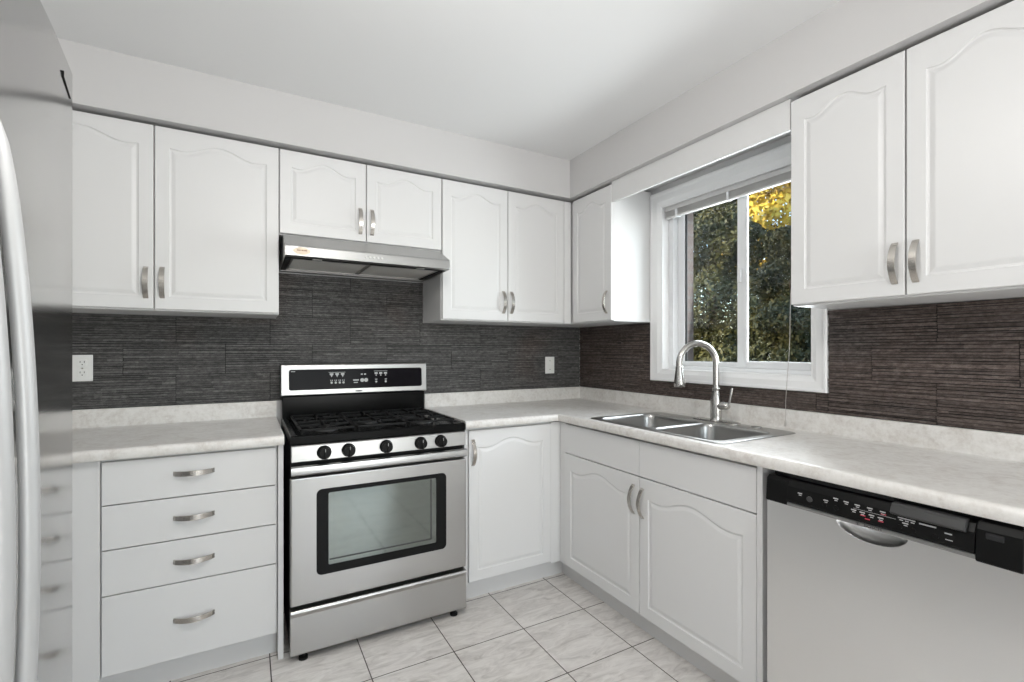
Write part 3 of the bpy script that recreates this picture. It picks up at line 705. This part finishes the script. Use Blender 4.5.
lg = part_at(MB().add(vs, fs), 'logo_lettering', 'greyp', t, (0, 0, 0))
rg = MB()
for r0, r1 in ((.0034, .0042),):
    a = [(2.082+r0*math.cos(2*PI*i/20), -.6378, .7838+r0*math.sin(2*PI*i/20)) for i in range(20)]; b = [(2.082+r1*math.cos(2*PI*i/20), -.6378, .7838+r1*math.sin(2*PI*i/20)) for i in range(20)]
    rg.loops([a, b], False, False)
rg.box(2.0812, 2.0828, -.6379, -.6377, .7812, .7864); part_at(rg, 'logo_emblem', 'greyp', t, (0, 0, 0))
cpn = part_at(MB().prism([(-.592, .789), (-.636, .789), (-.6395, .795), (-.634, .838), (-.622, .857), (-.592, .860)], 'x', 1.886, 2.322), 'control_panel', 'blackp', t, (0, 0, 0), bevel=.0015)
part_at(MB().prism([(-.592, .777), (-.634, .777), (-.636, .781), (-.630, .848), (-.618, .857), (-.592, .857)], 'x', D0, 1.8855), 'end_cap', 'blackp', t, (0, 0, 0), bevel=.0015)
cc = part_at(MB().prism([(-.592, .775), (-.640, .775), (-.643, .780), (-.637, .850), (-.624, .866), (-.592, .868)], 'x', 2.3245, D1), 'end_cap', 'blackp', t, (0, 0, 0), bevel=.002)
part_at(MB().box(2.342, 2.372, -.6425, -.636, .832, .846), 'cap_recess', 'dark', cc, (0, 0, 0), bevel=.002)
part_at(MB().prism([(-.620, .830), (-.645, .836), (-.648, .841), (-.640, .858), (-.632, .864), (-.615, .864)], 'x', 2.160, 2.308), 'grip_cover', 'greyp', t, (0, 0, 0), bevel=.002)
part_at(MB().box(1.89, 2.155, -.610, -.592, .8605, .8700), 'top_strip', 'dark', t, (0, 0, 0))
def face(z): return -.6395+(z-.795)/(.838-.795)*.0055-.0006
mk = MB(); mr_ = MB(); bt_ = MB()
def mdash(mb_, x, z, w_, h): mb_.add([(x-w_/2, face(z-h/2), z-h/2), (x+w_/2, face(z-h/2), z-h/2), (x+w_/2, face(z+h/2), z+h/2), (x-w_/2, face(z+h/2), z+h/2)], [(0, 1, 2, 3)])
for x, z in ((1.925, .825), (1.999, .824), (2.025, .836), (2.052, .834), (2.080, .833), (2.110, .833), (2.140, .832), (2.072, .818), (2.093, .817), (2.115, .816), (2.136, .815), (2.180, .829), (2.192, .829), (2.204, .829), (2.190, .818)):
    mdash(mk, x, z, .013, .0030); mdash(mk, x+.001, z-.0052, .008, .0022)
mdash(mk, 2.235, .827, .034, .0035); mdash(mk, 2.275, .820, .014, .003); mdash(mk, 2.277, .806, .014, .002); mdash(mk, 2.12, .8225, .10, .0008)
for x, z in ((2.142, .8262), (2.095, .8095), (2.137, .8065), (2.106, .8030)): mdash(mr_, x, z, .012, .0026)
tag(part_at(mk, 'panel_print', 'iconw', cpn, (0, 0, 0)), 'tiny white control markings', None); tag(part_at(mr_, 'red_print', 'iconr', cpn, (0, 0, 0)), 'tiny red control markings', None)
for x, z, r in ((1.954, .815, .0085), (1.996, .811, .006), (2.027, .810, .007), (2.178, .806, .006), (2.207, .806, .006), (2.252, .806, .006)):
    b_ = MB(); y = face(z)
    b_.loops([[(x+r*math.cos(2*PI*i/20), y+.0006, z+r*math.sin(2*PI*i/20)) for i in range(20)], [(x+r*math.cos(2*PI*i/20), y-.0012, z+r*math.sin(2*PI*i/20)) for i in range(20)], [(x+(r-.0012)*math.cos(2*PI*i/20), y-.0018, z+(r-.0012)*math.sin(2*PI*i/20)) for i in range(20)]], False, True)
    part_at(b_, 'button', 'greyp' if r > .008 else 'blackp', cpn, (0, 0, 0))

# ------------------------------------------------------------------ refrigerator
def ff_(y):
    d_ = .45-min(.4499, abs(y+1.885)); s0 = .096; a_ = .12
    if d_ < a_: return -2.425+s0*d_
    q = d_-a_; return -2.425+s0*a_+s0*(q-q*q/(2*(.45-a_)))
t = thing('refrigerator', 'tall stainless side-by-side refrigerator with long bowed handles at the left', 'refrigerator', (-2.8, -1.885, 0))
FZ = 1.838
MB().box(-3.20, -2.4905, -2.330, -1.440, .03, FZ-.02).build('refrigerator_body', 'steelv', t, .004)
MB().box(-2.489, -2.44, -2.325, -1.445, .02, .085).build('kick_grille', 'blackm', t, .002)
for y in (-2.25, -1.52):
    for x in (-3.1, -2.56): MB().cyl((x, y, 0), .02, .029, 'z', 14).build('foot', 'blackm', t, smooth=True)
def fdoor(y0, y1):
    pts = []; n = 28
    for i in range(n+1):
        y = y0+(y1-y0)*i/n; e_ = min(y-min(y0, y1), max(y0, y1)-y); rnd_ = 0
        if e_ < .012: rnd_ = .012-math.sqrt(max(0, .012**2-(.012-e_)**2))
        pts.append((ff_(y)-rnd_, y))
    # finer ends
    ends = []
    for i in range(7):
        e_ = .012*(i/6)**2; ends.append(e_)
    a = [(ff_(y0+math.copysign(e_, y1-y0))-(.012-math.sqrt(max(0, .012**2-(.012-e_)**2))), y0+math.copysign(e_, y1-y0)) for e_ in ends]
    b = [(ff_(y1-math.copysign(e_, y1-y0))-(.012-math.sqrt(max(0, .012**2-(.012-e_)**2))), y1-math.copysign(e_, y1-y0)) for e_ in reversed(ends)]
    mid = [p_ for p_ in pts if abs(p_[1]-y0) > .013 and abs(p_[1]-y1) > .013]
    poly = a+mid+b+[(-2.488, y1), (-2.488, y0)]
    mb = MB(); n = len(poly)
    return mb.loops([[(p_[0], p_[1], .09) for p_ in poly], [(p_[0], p_[1], FZ) for p_ in poly]], True, True)
def bowh(y, zt, zb2, out):
    mb = MB(); L = []; n = 40
    for i in range(n+1):
        u_ = i/n; z = zt+(zb2-zt)*u_; q = math.sin(PI*u_)**.62; x = ff_(y)+.004+out*q
        w_ = .0165*(.55+.45*min(1, min(u_, 1-u_)*9)); th = .010
        L.append([(x+th*math.cos(2*PI*k/16), y+w_*math.sin(2*PI*k/16), z) for k in range(16)])
    return mb.loops(L, True, True)
d1 = fdoor(-1.432, -1.930).build('refrigerator_door', 'fridge', t, smooth=True)
bowh(-1.899, 1.560, .470, .038).build('handle', 'fhandle', d1, smooth=True)
d2 = fdoor(-1.936, -2.338).build('refrigerator_door', 'fridge', t, smooth=True)
bowh(-1.974, 1.560, .470, .038).build('handle', 'fhandle', d2, smooth=True)
MB().box(-2.485, -2.432, -1.475, -1.436, FZ+.0005, FZ+.016).build('hinge_cover', 'fhandle', t, .003)
# thin dark line near the top corner of the far door
mb = MB(); a, b = (-1.545, 1.770), (-1.455, 1.768)
mb.tube([(ff_(-1.545)+.001, -1.545, 1.797), (ff_(-1.540)+.001, -1.540, 1.788), (ff_(-1.470)+.0008, -1.470, 1.776)], [.0024, .0013, .0010], 8)
mb.build('dark_line', 'blackm', d1, smooth=True)

# ------------------------------------------------------------------ outlets
t = thing('wall_outlet', 'white duplex electrical outlet on the dark slate near the refrigerator', 'outlet', (-2.739, -.0135, 1.181))
MB().box(-2.775, -2.704, -.019, -.0135, 1.123, 1.240).build('cover_plate', 'plate', t, .002)
for z in (1.204, 1.158):
    o = MB().loops([rrv(-2.756, -2.723, z-.0165, z+.0165, .008, -.019), rrv(-2.7555, -2.7235, z-.016, z+.016, .008, -.0205)], False, True).build('socket', 'plate', t)
    s_ = MB(); s_.box(-2.7475, -2.7455, -.0208, -.0205, z+.001, z+.009).box(-2.7335, -2.7315, -.0208, -.0205, z+.001, z+.009).cyl((-2.7395, -.0208, z-.007), .0022, .0003, 'y', 10); s_.build('slots', 'blackm', o)
MB().cyl((-2.7395, -.0205, 1.181), .003, .0014, 'y', 10).build('screw', 'nickel', t)
t = thing('light_switch', 'small white switch plate on the dark slate near the corner', 'switch', (-.277, -.0135, 1.157))
MB().box(-.314, -.240, -.019, -.0135, 1.100, 1.215).build('cover_plate', 'plate', t, .002)
MB().box(-.2815, -.2725, -.026, -.0192, 1.150, 1.166).build('toggle', 'plate', t, .0015)
for z in (1.128, 1.188): MB().cyl((-.277, -.0202, z), .003, .001, 'y', 10).build('screw', 'nickel', t)

# ------------------------------------------------------------------ outside
struct(MB().box(.24, 30, -20, 30, -.5, -.4).build('ground', 'grass'))
def tree(name, label, cat, x, y, h, r, nl, material, seed, leaf=.05, base=.0, shape='cone', trunk=.12):
    t = thing(name, label, cat, (x, y, -.4)); rnd = random.Random(seed); mb = MB()
    lobes = [(rnd.uniform(0, 2*PI), rnd.uniform(.0, 1), rnd.uniform(.75, 1.12)) for _ in range(60)]
    for i in range(nl):
        u_ = rnd.random(); z = base+(h-base)*u_
        if shape == 'cone': rad = r*(1-.80*u_**1.4)*(.82+.18*math.sin(u_*40))
        else: rad = r*math.sqrt(max(.02, 1-(2*u_-1)**2))
        a = rnd.uniform(0, 2*PI)
        lob = 1+.16*math.sin(3*a+u_*17+seed)+.10*math.sin(7*a-u_*31)
        q = rad*lob*(1-abs(rnd.gauss(0, .13)))
        cx, cy, cz = x+q*math.cos(a), y+q*math.sin(a), -.4+z+rnd.uniform(-.05, .05)
        s_ = leaf*rnd.uniform(.5, 1.3); n = Vector((rnd.gauss(0, 1)+.8*math.cos(a), rnd.gauss(0, 1)+.8*math.sin(a), rnd.gauss(0, 1)+.5)).normalized()
        u2 = n.orthogonal().normalized(); u2 = (Matrix.Rotation(rnd.uniform(0, 6.28), 3, n) @ u2); v2 = n.cross(u2)
        c_ = Vector((cx, cy, cz)); k = len(mb.v)
        mb.v += [tuple(c_-u2*s_), tuple(c_+v2*s_*.45), tuple(c_+u2*s_), tuple(c_-v2*s_*.45)]; mb.f.append((k, k+1, k+2, k+3))
    me = bpy.data.meshes.new('foliage'); me.from_pydata([tuple(Vector(p_)-t.location) for p_ in mb.v], [], mb.f); me.materials.append(M[material])
    o = bpy.data.objects.new('foliage', me); C.objects.link(o); o.parent = t
    tr_ = MB().tube([(x, y, -.4), (x+.03, y, -.4+h*.4), (x, y+.03, -.4+h*.85)], [trunk, trunk*.7, trunk*.2], 10)
    for i in range(14):
        a = i*2.4; zz = -.4+h*(.15+.05*i); tr_.tube([(x, y, zz), (x+math.cos(a)*r*.45, y+math.sin(a)*r*.45, zz+.15)], [trunk*.3, trunk*.08], 6)
    tr_.build('trunk', 'bark', t, smooth=True)
    return t
tree('evergreen_tree', 'dark green bushy evergreen filling the left window pane', 'tree', 4.6, 2.5, 6.6, 1.15, 95000, 'leaf', 3, .042)
tree('evergreen_tree', 'dark green bushy evergreen filling the right window pane', 'tree', 3.1, .30, 2.95, .95, 90000, 'leaf', 5, .027)
tree('olive_green_tree', 'olive green tree far behind the yellow tree', 'tree', 13.0, 4.2, 6.0, 3.2, 26000, 'leaf2', 8, .14, trunk=.2)
tree('olive_green_tree', 'olive green tree far away behind the left evergreen', 'tree', 11.5, 12.0, 8.5, 3.2, 26000, 'leaf2', 9, .14, trunk=.2)
tree('yellow_autumn_tree', 'tree with bright yellow sunlit leaves high in the right window pane', 'tree', 7.9, 3.0, 6.9, 1.7, 24000, 'leafy', 12, .085, 2.9, 'ball', .16)

for o in LOCAL: del o['_local']
G = {'upper_cabinet': 'white wall cabinets', 'base_cabinet': 'white base cabinets', 'evergreen_tree': 'evergreens outside the window',
     'olive_green_tree': 'far trees outside the window', 'countertop': 'laminate countertops', 'stone_backsplash': 'stacked slate backsplashes'}
for o in C.objects:
    k = o.name.split('.')[0]
    if o.parent is None and k in G: o['group'] = G[k]
